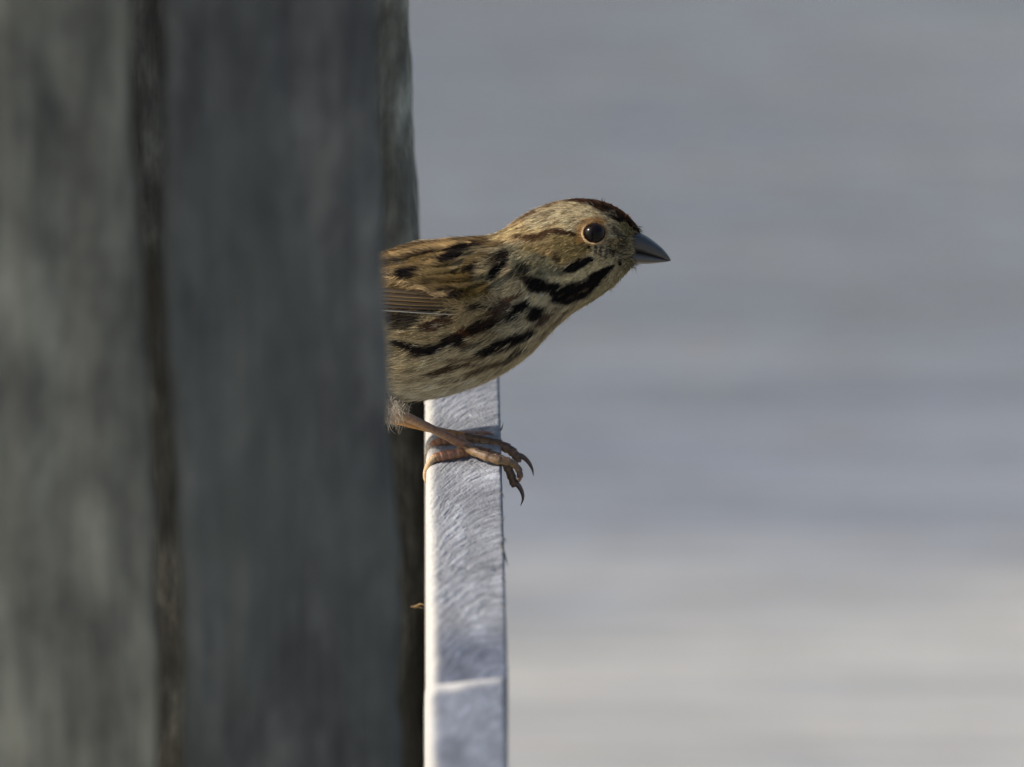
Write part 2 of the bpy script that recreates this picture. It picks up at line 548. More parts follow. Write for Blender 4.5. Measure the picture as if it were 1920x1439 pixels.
def section(stn, th):
    """photo px, py and depth w (metres) of the loft at rows stn, angles th"""
    c = np.cos(th); s = np.sin(th)
    c = np.sign(c) * np.abs(c) ** 0.95
    s = np.sign(s) * np.abs(s) ** 0.90
    cx = (stn[..., 0] + stn[..., 2]) / 2; cy = (stn[..., 1] + stn[..., 3]) / 2
    px = cx + c * (stn[..., 0] - stn[..., 2]) / 2
    py = cy + c * (stn[..., 1] - stn[..., 3]) / 2
    w = -s * stn[..., 4] * S
    return px, py, w

gpx, gpy, gw = section(stn[:, None, :], TH[None, :])
GP = PX(gpx, gpy, gw)                                    # NT x NH x 3
dT = np.gradient(GP, axis=0)
dH = (np.roll(GP, -1, 1) - np.roll(GP, 1, 1)) / 2
GNm = np.cross(dH, dT)
GNm /= np.linalg.norm(GNm, axis=-1, keepdims=True) + 1e-12
cen = GP.mean(1, keepdims=True)
if np.mean(np.sum(GNm * (GP - cen), -1)) < 0:
    GNm = -GNm
mT = np.linalg.norm(dT, axis=-1)                         # metres for one row
mH = np.linalg.norm(dH, axis=-1)

def samp(A, ti, hi_):
    """bilinear lookup on the loft grid (ti in rows, hi_ in columns, wraps)"""
    ti = np.clip(ti, 0, NT - 1.001); hi_ = np.mod(hi_, NH)
    i = ti.astype(int); j = hi_.astype(int) % NH
    f = ti - i; g = hi_ - np.floor(hi_)
    j2 = (j + 1) % NH
    if A.ndim == 3:
        f = f[..., None]; g = g[..., None]
    return (A[i, j] * (1 - g) + A[i, j2] * g) * (1 - f) + (A[i + 1, j] * (1 - g) + A[i + 1, j2] * g) * f

def near_col(hi_):
    """mirror a column index onto the side that faces the lens"""
    th = np.mod(hi_, NH) / NH * 2 * math.pi - math.pi
    d = np.mod(th - THETA0 + math.pi, 2 * math.pi) - math.pi
    th2 = THETA0 + np.abs(d)
    return (th2 + math.pi) / (2 * math.pi) * NH

def px_near(ti, hi_):
    h2 = near_col(hi_)
    return samp(gpx, ti, h2), samp(gpy, ti, h2)

near_mask = (TH > 0.05)[None, :] & np.ones((NT, 1), bool)
def surf_w(px, py):
    """depth of the near side of the loft at a photo position"""
    d = (gpx - px) ** 2 + (gpy - py) ** 2
    d = np.where(gw < 0.0005, d, 1e9)
    k = np.argpartition(d.ravel(), 6)[:6]
    ww = 1 / (d.ravel()[k] + 0.5)
    return float((gw.ravel()[k] * ww).sum() / ww.sum())

# --- plumage colours, mapped as on the real bird, partly with painted light and shade: stripes, spots and streaks (photo pixels, radius)
K = (0.010, 0.007, 0.006); D = (0.040, 0.022, 0.012); R = (0.13, 0.060, 0.026); O = (0.15, 0.105, 0.040)
B = (0.46, 0.34, 0.19); W = (0.58, 0.52, 0.40); G = (0.34, 0.30, 0.22); GG = (0.24, 0.22, 0.15)
STROKES = []
STROKE_NO = [0]
def stroke(pts, rad, colr, alpha=1.0, soft=0.5):
    STROKE_NO[0] += 1
    if not isinstance(rad, (list, tuple)):
        rad = [rad] * len(pts)
    if len(pts) == 1:
        pts = [pts[0], (pts[0][0] + 0.1, pts[0][1])]; rad = [rad[0], rad[0]]
    for (a, b_), (r0, r1) in zip(zip(pts[:-1], pts[1:]), zip(rad[:-1], rad[1:])):
        STROKES.append((a[0], a[1], b_[0], b_[1], r0, r1, np.array(colr), alpha, soft, STROKE_NO[0]))
# ground tones
stroke([(500, 600), (700, 615), (900, 605)], [50, 55, 46], (0.30, 0.245, 0.145), 0.9, 0.6)
stroke([(480, 560), (700, 540), (900, 515)], [50, 62, 48], (0.20, 0.145, 0.070), 1, 0.3)
stroke([(480, 560), (700, 490), (860, 462), (940, 450)], [26, 26, 22, 14], (0.27, 0.19, 0.10), 1, 0.5)
stroke([(925, 520), (965, 500), (1030, 515)], [28, 48, 34], GG, 0.95, 0.5)
stroke([(930, 440), (975, 430), (1040, 405)], [14, 26, 30], (0.60, 0.48, 0.30), 1, 0.4)  # golden nape, lightened to paint the sun on it
stroke([(1000, 415), (1060, 400), (1110, 395), (1150, 405), (1180, 435)], [16, 22, 20, 15, 12], (0.55, 0.48, 0.35), 1, 0.45)
stroke([(1005, 475), (1060, 465), (1090, 462)], [30, 32, 22], (0.28, 0.215, 0.100), 1, 0.5)
stroke([(985, 490), (1020, 500)], [22, 20], (0.25, 0.235, 0.155), 0.8, 0.6)
# nape and crown
stroke([(930, 441), (965, 418), (1000, 396), (1040, 380)], [4, 5, 6, 6], R, 0.85, 0.6)
stroke([(1040, 376), (1075, 371)], [8, 8], R, 0.9, 0.6)
stroke([(985, 415), (1030, 398)], 2.5, D, 0.5, 0.6)
stroke([(1000, 408), (1050, 392)], 2, D, 0.4, 0.6)
stroke([(1068, 372), (1105, 376), (1135, 388), (1168, 409), (1193, 433), (1202, 445)], [6, 10, 13, 13, 10, 6], (0.060, 0.026, 0.013), 1, 0.4)
stroke([(1110, 384), (1140, 396), (1170, 417), (1190, 438)], [4, 6, 7, 5], (0.018, 0.010, 0.007), 0.9, 0.5)
for x_, y_, l_ in ((1095, 374, 16), (1118, 378, 18), (1140, 386, 16), (1160, 397, 16), (1178, 410, 14), (1190, 424, 12), (1130, 392, 14), (1150, 402, 14)):
    stroke([(x_ - l_ / 2, y_ - l_ * .25), (x_ + l_ / 2, y_ + l_ * .3)], [1.4, 2.2], (0.17, 0.075, 0.032), 0.75, 0.6)
stroke([(1118, 370), (1145, 378), (1165, 389)], [3, 3.2, 3], (0.45, 0.40, 0.30), 0.85, 0.5)
stroke([(1168, 425), (1183, 442)], [9, 8], (0.32, 0.27, 0.135), 1, 0.5)
stroke([(1150, 428), (1163, 445), (1172, 450)], [5, 6, 5], D, 0.75, 0.6)
stroke([(1158, 462), (1168, 466)], [6, 5], D, 0.6, 0.6)
stroke([(1140, 455), (1158, 455), (1150, 470)], 8, (0.40, 0.31, 0.17), 0.85, 0.6)
for x_, y_ in ((1143, 452), (1152, 460), (1160, 456), (1146, 468), (1158, 472), (1163, 480)):
    stroke([(x_, y_), (x_ + 3, y_ + 3)], 1.9, K, 0.8, 0.6)
# eye surround and eye line
stroke([(1090, 425), (1083, 437), (1090, 452)], [6, 7, 6], (0.46, 0.28, 0.12), 0.9, 0.5)
stroke([(1098, 417), (1115, 410), (1133, 416)], [6, 6, 5], (0.44, 0.27, 0.12), 0.8, 0.5)
stroke([(1078, 441), (1050, 433), (1030, 435), (1010, 445), (985, 447), (968, 443)], [4, 5, 6, 7, 7, 5], (0.085, 0.040, 0.018), 0.95, 0.5)
stroke([(1080, 441), (1045, 436)], [3, 3], D, 0.8, 0.5)
stroke([(965, 452), (1000, 458), (1030, 452)], 5, (0.35, 0.27, 0.16), 0.7, 0.6)
# cheek
stroke([(1015, 468), (1030, 472)], 8, (0.40, 0.28, 0.15), 0.7, 0.6)
stroke([(1042, 478), (1044, 486)], 6, D, 0.9, 0.5)
stroke([(1062, 506), (1072, 503), (1090, 493), (1108, 486)], [6, 11, 10, 6], K, 1, 0.35)
for a in [(1108, 470, 1104, 462), (1118, 476, 1117, 462), (1126, 480, 1127, 464), (1136, 482, 1137, 468), (1144, 474, 1143, 462), (1149, 480, 1152, 470)]:
    stroke([(a[0], a[1]), (a[2], a[3])], 2.6, K, 0.85, 0.5)
stroke([(1030, 524), (1050, 530), (1085, 522), (1110, 502), (1145, 487)], [8, 13, 13, 10, 6], (0.56, 0.49, 0.34), 1, 0.4)
stroke([(985, 533), (1015, 543), (1060, 552), (1098, 540), (1118, 520), (1135, 508), (1150, 498)], [12, 17, 20, 17, 12, 7, 3], K, 1, 0.3)
stroke([(1162, 489), (1163, 496)], 4, K, 1, 0.4)
stroke([(1175, 500), (1160, 516), (1135, 540), (1105, 562)], [7, 11, 12, 9], (0.42, 0.37, 0.25), 0.95, 0.5)
# neck side and shoulder
stroke([(977, 503), (985, 506)], 7, K, 0.9, 0.5)
stroke([(964, 516), (980, 524)], 4, D, 0.8, 0.5)
stroke([(960, 485), (985, 478), (1010, 488)], 5, (0.34, 0.31, 0.22), 0.6, 0.6)
stroke([(1000, 562), (1020, 560)], [14, 13], (0.58, 0.51, 0.37), 1, 0.5)
stroke([(945, 478), (938, 488), (926, 512), (922, 522)], [7, 10, 8, 4], K, 1, 0.45)
stroke([(894, 500), (880, 512), (868, 522)], [6, 9, 6], K, 1, 0.45)
stroke([(910, 490), (900, 512), (892, 535)], [8, 10, 8], (0.38, 0.32, 0.21), 0.85, 0.5)
stroke([(952, 500), (945, 525)], [9, 9], (0.36, 0.29, 0.19), 0.8, 0.5)
stroke([(930, 545), (965, 530), (985, 545)], [12, 14, 8], (0.46, 0.40, 0.27), 0.85, 0.5)
# back and scapulars
stroke([(720, 470), (760, 458), (850, 447), (925, 443)], [2.5, 3, 3.5, 3], (0.06, 0.033, 0.018), 0.75, 0.5)
stroke([(733, 480), (765, 472), (800, 464), (850, 455)], [4, 4.5, 4, 4], (0.52, 0.38, 0.21), 0.95, 0.5)
stroke([(760, 480), (785, 474), (808, 471)], [3, 5, 3], D, 0.9, 0.5)
stroke([(722, 493), (740, 489), (756, 492)], [5, 8, 5], (0.10, 0.088, 0.07), 1, 0.5)
stroke([(772, 489), (800, 484)], 7, (0.20, 0.145, 0.06), 0.8, 0.6)
stroke([(800, 490), (815, 481), (845, 465), (880, 456)], [4, 6, 6, 4], (0.50, 0.35, 0.18), 0.95, 0.5)
stroke([(820, 489), (840, 478), (870, 466), (897, 459)], [5, 9, 9, 6], K, 1, 0.4)
stroke([(850, 500), (875, 480), (905, 468)], [7, 8, 8], (0.33, 0.275, 0.175), 0.85, 0.5)
stroke([(742, 512), (757, 513), (775, 507)], [6, 9, 6], K, 1, 0.4)
stroke([(735, 505), (728, 512), (738, 524), (765, 534), (800, 545)], [3, 4, 5, 5, 4], (0.46, 0.35, 0.21), 0.9, 0.5)
stroke([(782, 515), (800, 500), (815, 492)], [6, 7, 5], (0.38, 0.28, 0.15), 0.8, 0.5)
stroke([(800, 520), (840, 510)], [8, 9], (0.24, 0.175, 0.08), 0.8, 0.6)
stroke([(790, 530), (805, 526), (815, 522)], [3, 4, 3], D, 0.7, 0.5)
stroke([(830, 528), (870, 520)], [10, 12], (0.15, 0.10, 0.034), 0.9, 0.6)
stroke([(860, 556), (885, 548), (905, 540)], [12, 18, 14], (0.15, 0.105, 0.034), 0.95, 0.6)
stroke([(822, 546), (835, 543), (850, 540)], [3, 5, 3], K, 0.9, 0.5)
stroke([(838, 559), (850, 556), (868, 551)], [4, 6, 4], K, 1, 0.4)
stroke([(790, 548), (815, 553), (835, 552)], [4, 7, 5], (0.44, 0.335, 0.21), 0.95, 0.5)
stroke([(835, 568), (880, 570), (905, 560)], [6, 7, 6], (0.40, 0.33, 0.19), 0.8, 0.6)
for y_, c_ in ((553, D), (561, D), (569, (0.06, 0.03, 0.02))):
    stroke([(500, y_ + 2), (720, y_), (800, y_ - 1)], [3, 2.6, 1.5], c_, 0.9, 0.5)
# flank and breast streaks
stroke([(885, 577), (900, 574)], [3, 4], K, 0.9, 0.5)
stroke([(920, 586), (940, 577), (955, 566)], [6, 9, 6], (0.045, 0.018, 0.010), 0.9, 0.5)
stroke([(953, 563), (975, 552)], [5, 5], R, 0.9, 0.5)
stroke([(970, 580), (985, 570)], [6, 7], K, 1, 0.45)
stroke([(952, 598), (966, 590)], [5, 6], K, 1, 0.45)
stroke([(995, 594), (1003, 585), (1010, 580)], [6, 10, 6], K, 1, 0.45)
stroke([(1010, 604), (1022, 594)], [6, 6], (0.05, 0.022, 0.012), 0.9, 0.5)
stroke([(985, 610), (960, 622)], [8, 8], (0.58, 0.52, 0.39), 0.9, 0.5)
stroke([(735, 597), (783, 596)], [8, 8], K, 0.95, 0.5)
stroke([(742, 612), (772, 613)], [5, 5], K, 0.9, 0.5)
stroke([(790, 617), (815, 610), (846, 596)], [6, 9, 7], (0.04, 0.018, 0.010), 0.95, 0.45)
stroke([(740, 622), (790, 625)], [5, 5], (0.25, 0.20, 0.11), 0.6, 0.6)
stroke([(858, 626), (890, 616), (926, 602)], [8, 12, 9], (0.07, 0.028, 0.013), 1, 0.5)
stroke([(885, 618), (905, 610), (924, 603)], [6, 8, 7], K, 1, 0.5)
stroke([(905, 606), (945, 592)], [5, 5], D, 0.8, 0.5)
stroke([(838, 639), (865, 637)], [7, 9], K, 1, 0.45)
stroke([(748, 643), (782, 651)], [5, 6], K, 1, 0.45)
stroke([(780, 658), (805, 657), (832, 650)], [5, 7, 5], K, 1, 0.45)
stroke([(870, 650), (890, 645)], 5, D, 0.7, 0.5)
stroke([(900, 663), (935, 648), (967, 635), (995, 622)], [5, 9, 9, 5], K, 1, 0.45)
stroke([(845, 675), (905, 667)], [4, 4], (0.14, 0.095, 0.04), 0.8, 0.5)
stroke([(770, 680), (740, 665)], 3, (0.18, 0.14, 0.08), 0.6, 0.5)
stroke([(797, 706), (825, 697), (855, 686), (890, 680)], [3, 6, 5, 3], (0.06, 0.036, 0.015), 0.95, 0.5)
stroke([(872, 705), (905, 690), (938, 678)], [4, 6, 5], (0.09, 0.055, 0.022), 0.9, 0.5)
stroke([(945, 677), (978, 655)], [4, 4], D, 0.9, 0.5)
stroke([(1013, 634), (1040, 605), (1064, 582)], [2.5, 3, 3], (0.10, 0.06, 0.03), 0.7, 0.5)
for x_, y_, l_ in ((850, 605, 26), (800, 635, 24), (880, 640, 22), (930, 622, 24), (760, 628, 20), (820, 672, 30), (900, 680, 26), (950, 650, 20),
                  (780, 672, 24), (960, 610, 16), (1000, 612, 18), (1030, 590, 16), (1045, 578, 14), (840, 712, 30), (930, 560, 18), (905, 592, 20), (770, 695, 26)):
    stroke([(x_ - l_ / 2, y_ + l_ * .12), (x_ + l_ / 2, y_ - l_ * .16)], [1.6, 3.0], (0.10, 0.062, 0.026), 0.75, 0.6)
for x_, y_, l_ in ((1000, 403, 30), (1030, 412, 26), (1050, 388, 24), (1085, 384, 18), (975, 430, 24), (1070, 415, 20), (1025, 425, 20), (1100, 398, 14), (1060, 400, 18)):
    stroke([(x_ - l_ / 2, y_ + l_ * .2), (x_ + l_ / 2, y_ - l_ * .12)], [1.0, 1.8], (0.14, 0.09, 0.045), 0.6, 0.6)
for x_, y_, l_ in ((1020, 460, 20), (1050, 455, 20), (1075, 470, 20), (1030, 490, 18), (1060, 482, 16), (1085, 478, 16), (1000, 495, 20), (985, 515, 18), (1010, 512, 18)):
    stroke([(x_ - l_ / 2, y_ + l_ * .1), (x_ + l_ / 2, y_ - l_ * .1)], [1.0, 1.8], (0.11, 0.08, 0.03), 0.55, 0.6)
srng = random.Random(5)
def flecks(n, x0, x1, y0, y1, slope, colours, ln=(8, 20), r=(0.8, 1.7), al=(0.4, 0.8)):
    for _ in range(n):
        x_ = srng.uniform(x0, x1); y_ = srng.uniform(y0, y1); l_ = srng.uniform(*ln); sl = slope + srng.uniform(-0.12, 0.12)
        rr0 = srng.uniform(*r)
        stroke([(x_ - l_ / 2, y_ + l_ / 2 * sl), (x_ + l_ / 2, y_ - l_ / 2 * sl)], [rr0 * 0.6, rr0], srng.choice(colours), srng.uniform(*al), 0.6)
flecks(34, 960, 1090, 385, 432, 0.45, [(0.13, 0.07, 0.03), (0.70, 0.62, 0.48), (0.09, 0.05, 0.025), (0.30, 0.22, 0.12)])
flecks(12, 1090, 1160, 382, 408, -0.3, [(0.10, 0.06, 0.03), (0.66, 0.60, 0.46)], ln=(6, 12))
flecks(30, 985, 1095, 455, 500, 0.10, [(0.09, 0.06, 0.025), (0.50, 0.40, 0.22), (0.06, 0.04, 0.02)])
flecks(26, 930, 1030, 470, 535, 0.15, [(0.08, 0.06, 0.03), (0.50, 0.44, 0.30), (0.05, 0.035, 0.02)])
flecks(34, 725, 910, 455, 545, 0.30, [(0.03, 0.018, 0.010), (0.42, 0.31, 0.17), (0.05, 0.03, 0.014)], ln=(10, 26))
flecks(46, 740, 1010, 590, 700, 0.28, [(0.06, 0.035, 0.016), (0.66, 0.60, 0.47), (0.12, 0.08, 0.035), (0.70, 0.64, 0.52)], ln=(10, 26))
flecks(20, 1040, 1160, 520, 575, 0.65, [(0.16, 0.11, 0.06), (0.62, 0.56, 0.42)], ln=(8, 18))
stroke([(760, 712), (800, 708)], 4, (0.26, 0.21, 0.13), 0.6, 0.5)

STROKES = [t[:4] + ((t[4] * 1.3 + 0.8, t[5] * 1.3 + 0.8) if (t[6].max() < 0.06 and t[0] < 1012 and t[1] > 470) else (t[4], t[5])) + ((t[6] * np.array([0.74, 0.72, 0.68]),) if (t[0] < 935 and t[1] < 575 and t[6].max() < 0.45) else (t[6],)) + t[7:] for t in STROKES]  # back and wing strokes darkened to paint their shade
def paint(px, py):
    px = np.asarray(px, float); py = np.asarray(py, float)
    shp = px.shape
    x = px.ravel(); y = py.ravel()
    c = np.empty((len(x), 3)); c[:] = (0.50, 0.435, 0.315)
    lo = np.clip((y - 690) / 60, 0, 1)[:, None]
    c = c * (1 - lo) + lo * np.array((0.74, 0.69, 0.60))  # pale belly, raised further to paint light bounced from below
    k = 0
    while k < len(STROKES):
        gid = STROKES[k][9]
        a_max = np.zeros(len(x)); colr = STROKES[k][6]
        while k < len(STROKES) and STROKES[k][9] == gid:
            x0, y0, x1, y1, r0, r1, _, al, soft, _g = STROKES[k]
            dx, dy = x1 - x0, y1 - y0
            t = np.clip(((x - x0) * dx + (y - y0) * dy) / (dx * dx + dy * dy + 1e-9), 0, 1)
            d = np.hypot(x - x0 - t * dx, y - y0 - t * dy)
            r = r0 + (r1 - r0) * t
            a = np.clip((r * (1 + soft * 0.4) - d) / (r * soft + 1e-6), 0, 1)
            a_max = np.maximum(a_max, a * a * (3 - 2 * a) * al)
            k += 1
        c = c * (1 - a_max[:, None]) + colr * a_max[:, None]
    lum = np.clip(c.max(1, keepdims=True) / 0.5, 0, 1)
    c = c * (1 - lum * np.array([0.02, 0.09, 0.25]))
    return c.reshape(shp + (3,))

# --- body surface
ti = np.broadcast_to(np.arange(NT)[:, None], (NT, NH)).astype(float)
hi_ = np.broadcast_to(np.arange(NH)[None, :], (NT, NH)).astype(float)
ppx, ppy = px_near(ti, hi_)
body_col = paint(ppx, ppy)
inset = GP - GNm * 0.0003
bv = inset.reshape(-1, 3)
bf = grid_faces(NT, NH, True)
capa = len(bv); capb = capa + 1
bv = np.vstack([bv, inset[0].mean(0), inset[-1].mean(0)])
F = [tuple(r) for r in bf]
for j in range(NH):
    F.append((capa, (j + 1) % NH, j)); F.append((capb, (NT - 1) * NH + j, (NT - 1) * NH + (j + 1) % NH))
bc = np.vstack([body_col.reshape(-1, 3), [[0.3, 0.25, 0.15], [0.05, 0.05, 0.05]]])
body = mesh_obj('body', bv, F, M_BODY, bird, col=bc * 0.55)  # darkened to paint the shade between the feathers

# --- contour feathers: every feather is a fan of fine barbs that follows the body
EYE = (1114.0, 437.5)
def make_plumage(n_feather, sel, blen, nb, width, lift, seed, jit=0.11, spread=0.20):
    r = np.random.default_rng(seed)
    area = (mT * mH)
    wgt = area * sel
    p = (wgt / wgt.sum()).ravel()
    idx = r.choice(NT * NH, size=n_feather, p=p)
    fi = idx // NH + r.random(n_feather) - 0.5
    fj = idx % NH + r.random(n_feather) - 0.5
    L = samp(blen, fi, fj) * r.uniform(0.75, 1.3, n_feather)
    ang = samp(FLOW, fi, fj) + r.normal(0, jit, n_feather)
    tone = np.exp(r.normal(0, 0.20, n_feather))
    jx = r.normal(0, 1, n_feather) * np.clip(L / S * 0.075, 0.8, 3.6); jy = r.normal(0, 1, n_feather) * np.clip(L / S * 0.032, 0.5, 1.7)
    lf = r.uniform(0.5, 1.5, n_feather)
    # barbs
    n = n_feather * nb
    rep = lambda a: np.repeat(a, nb)
    fi, fj, L, ang, tone, lf, jx, jy = map(rep, (fi, fj, L, ang, tone, lf, jx, jy))
    side = r.uniform(-1, 1, n)
    s0 = r.uniform(0.0, 0.45, n) * L
    s1 = s0 + L * r.uniform(0.40, 0.62, n) * (1 - 0.25 * np.abs(side))
    lat0 = side * L * 0.05
    lat1 = side * L * spread * r.uniform(0.7, 1.2, n)
    sm = s0 * 0.45 + s1 * 0.55
    latm = lat0 * 0.5 + lat1 * 0.5 + side * L * 0.05
    wd = width * r.uniform(0.6, 1.35, n)
    mt = samp(mT, fi, fj); mh = samp(mH, fi, fj) + 1e-6
    mt = np.maximum(mt, 2e-5); mh = np.maximum(mh, 3e-5)
    ca, sa = np.cos(ang), np.sin(ang)
    def pt(s, lat, lift_):
        a = s * ca - lat * sa            # towards the tail
        c_ = s * sa + lat * ca           # around the body (towards the belly on the near side)
        i2 = fi - a / mt
        j2 = fj + c_ / mh
        return i2, j2, lift_
    l0 = 0.00005 + 0 * s0
    lm = lift * lf * 0.55
    l1 = lift * lf * r.uniform(0.8, 1.5, n)
    vs = []; cs = []
    for (s, lat, lh, half) in ((s0, lat0, l0, 0.5), (sm, latm, lm, 0.5), (s1, lat1, l1, 0.12)):
        i2, j2, lh = pt(s, lat, lh)
        P = samp(GP, i2, j2) + samp(GNm, i2, j2) * lh[:, None]
        vs.append(P)
        if half == 0.5 and s is sm:
            ii, jj = i2, j2
    d = vs[2] - vs[0]
    d /= np.linalg.norm(d, axis=1, keepdims=True) + 1e-9
    nrm = samp(GNm, ii, jj)
    nrm = nrm + r.normal(0, 0.25, nrm.shape)
    sd = np.cross(d, nrm); sd /= np.linalg.norm(sd, axis=1, keepdims=True) + 1e-9
    V = np.empty((n, 6, 3))
    for k, h in enumerate((0.5, 0.5, 0.10)):
        V[:, 2 * k] = vs[k] - sd * (wd * h)[:, None]
        V[:, 2 * k + 1] = vs[k] + sd * (wd * h)[:, None]
    px, py = px_near(ii, jj)
    px = px + jx + r.normal(0, 1.3, n); py = py + jy + r.normal(0, 0.7, n)
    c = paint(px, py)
    odd = r.random(n)
    tone = tone * np.where(odd < 0.10, 0.40, np.where(odd > 0.88, 1.45, 1.0))
    c = c * (tone * r.uniform(0.72, 1.28, n))[:, None]
    C = np.repeat(c[:, None, :], 6, 1)
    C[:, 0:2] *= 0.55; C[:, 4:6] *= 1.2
    b0 = (np.arange(n) * 6)[:, None]
    Fq = np.stack([b0 + np.array([0, 1, 3, 2]), b0 + np.array([2, 3, 5, 4])], 1).reshape(-1, 4)
    keep = np.ones(n, bool)
    h2 = near_col(jj)
    ex, ey = samp(gpx, ii, h2), samp(gpy, ii, h2)
    keep &= ((ex - EYE[0]) / 23.5) ** 2 + ((ey - EYE[1]) / 21.5) ** 2 > 1
    keep &= ~((ex > 1178) & (ey > 456) & (ey < 489)) & ~((ex > 1186) & (ey > 444) & (ey < 489))
    return V[keep], np.clip(C[keep], 0.004, 0.8)

# direction of the feathers: 0 = straight back along the loft, + = towards the belly
FLOW = np.zeros((NT, NH))
h2 = near_col(hi_); qx = samp(gpx, ti, h2); qy = samp(gpy, ti, h2)
sgn = np.where(np.mod(np.arange(NH) / NH * 2 * math.pi - math.pi - THETA0 + math.pi, 2 * math.pi) - math.pi > 0, 1.0, -1.0)[None, :]
sh = np.exp(-(((qx - 850) / 90) ** 2 + ((qy - 500) / 55) ** 2))
FLOW += sh * 0.25
br = np.exp(-(((qx - 960) / 60) ** 2 + ((qy - 560) / 40) ** 2))
FLOW += -0.15 * br
ey_ = np.arctan2(qy - EYE[1], qx - EYE[0])
FLOW = FLOW * sgn
# feather length: tiny on the face, long on the flank
BL = np.interp(qx, [700, 900, 1000, 1060, 1110, 1150, 1200], [0.0085, 0.0072, 0.0056, 0.0042, 0.0030, 0.0020, 0.0013])
face = np.exp(-(((qx - 1140) / 45) ** 2 + ((qy - 470) / 30) ** 2))
BL = BL * (1 - 0.35 * face)
near = np.where(gw < 0.004, 1.0, 0.40)
headm = np.clip((qx - 985) / 60, 0, 1)
endcap = (np.arange(NT) < NT - 5)[:, None]
parts = [make_plumage(5200, (1 - headm * 0.85) * near * (qx > 560), BL * 1.1, 15, 0.00016, 0.00055, 1),
         make_plumage(4200, headm * near * endcap, BL, 13, 0.000135, 0.00032, 2),
         make_plumage(2600, np.clip((qx - 1080) / 60, 0, 1) * near * endcap, BL, 9, 0.00011, 0.00026, 3, jit=0.2),
         make_plumage(560, (1 - headm) * near * (qx > 560) + 0.4 * headm * near, BL * 1.15, 6, 0.00012, 0.0010, 4, jit=0.30)]
fold = np.exp(-(((qx - 900) / 26) ** 2 + ((qy - 570) / 20) ** 2)) * (gw < 0.02)
parts.append(make_plumage(170, fold + 1e-9, BL * 0 + 0.0075, 12, 0.00013, 0.0019, 6, jit=0.30, spread=0.28))
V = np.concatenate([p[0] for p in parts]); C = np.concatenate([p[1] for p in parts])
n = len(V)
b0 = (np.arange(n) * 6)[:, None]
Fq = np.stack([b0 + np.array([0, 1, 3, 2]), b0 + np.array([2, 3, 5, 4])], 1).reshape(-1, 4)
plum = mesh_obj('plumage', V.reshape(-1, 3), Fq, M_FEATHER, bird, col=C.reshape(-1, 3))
tag(plum, kind='stuff')

# --- wings: overlapping flight feathers
def blade(name, parent, pts, wid, off, mirror, base, edgec, seed, tipround=0.5):
    """a vane along photo points; wid = half width in photo pixels; off = metres above the body surface"""
    ns, nw = 26, 9
    c = catmull(np.array(pts, float), ns)
    d = np.gradient(c, axis=0); d /= np.linalg.norm(d, axis=1, keepdims=True)
    nn = np.stack([-d[:, 1], d[:, 0]], 1)
    s = np.linspace(0, 1, ns)
    prof = np.clip(s / 0.06, 0.35, 1) ** 0.7 * np.sqrt(np.clip(1 - np.clip((s - 0.86) / 0.14, 0, 1) ** 2, 0.02, 1))
    q = np.linspace(-1, 1, nw)
    X = c[:, None, 0] + nn[:, None, 0] * q * wid * prof[:, None]
    Y = c[:, None, 1] + nn[:, None, 1] * q * wid * prof[:, None]
    wc = np.array([surf_w(a, b_) for a, b_ in c])
    kk = np.hanning(9); kk /= kk.sum()
    wc = np.convolve(np.pad(wc, 4, mode='edge'), kk, 'valid')
    Wd = wc[:, None] - off - 0.0003 * (1 - q[None, :] ** 2) + 0.00045 * q[None, :]
    if mirror:
        Wd = -Wd
    P = PX(X, Y, Wd)
    ed = np.clip((np.abs(q) - 0.55) / 0.35, 0, 1)
    ed = np.where(q < 0, ed, ed * 0.15)
    rach = np.exp(-(q / 0.10) ** 2)
    colr = np.array(base)[None, None, :] * (1 - ed[None, :, None]) + np.array(edgec)[None, None, :] * ed[None, :, None]
    colr = colr * (1 - 0.4 * rach[None, :, None]) * (0.65 + 0.7 * vnoise(q[None, :] * 2.5 + 0 * s[:, None], s[:, None] * 5 + 0 * q[None, :], seed + 2))[..., None]
    colr = colr * (0.8 + 0.4 * vnoise(s[:, None] * 30 + q[None, :] * 9, q[None, :] * 3 + s[:, None] * 0, seed))[..., None]
    F = grid_faces(ns, nw)
    o = mesh_obj(name, P.reshape(-1, 3), F, M_FLIGHT, parent, col=np.broadcast_to(colr, P.shape).reshape(-1, 3))
    so = o.modifiers.new('thickness', 'SOLIDIFY'); so.thickness = 0.00012
    return o

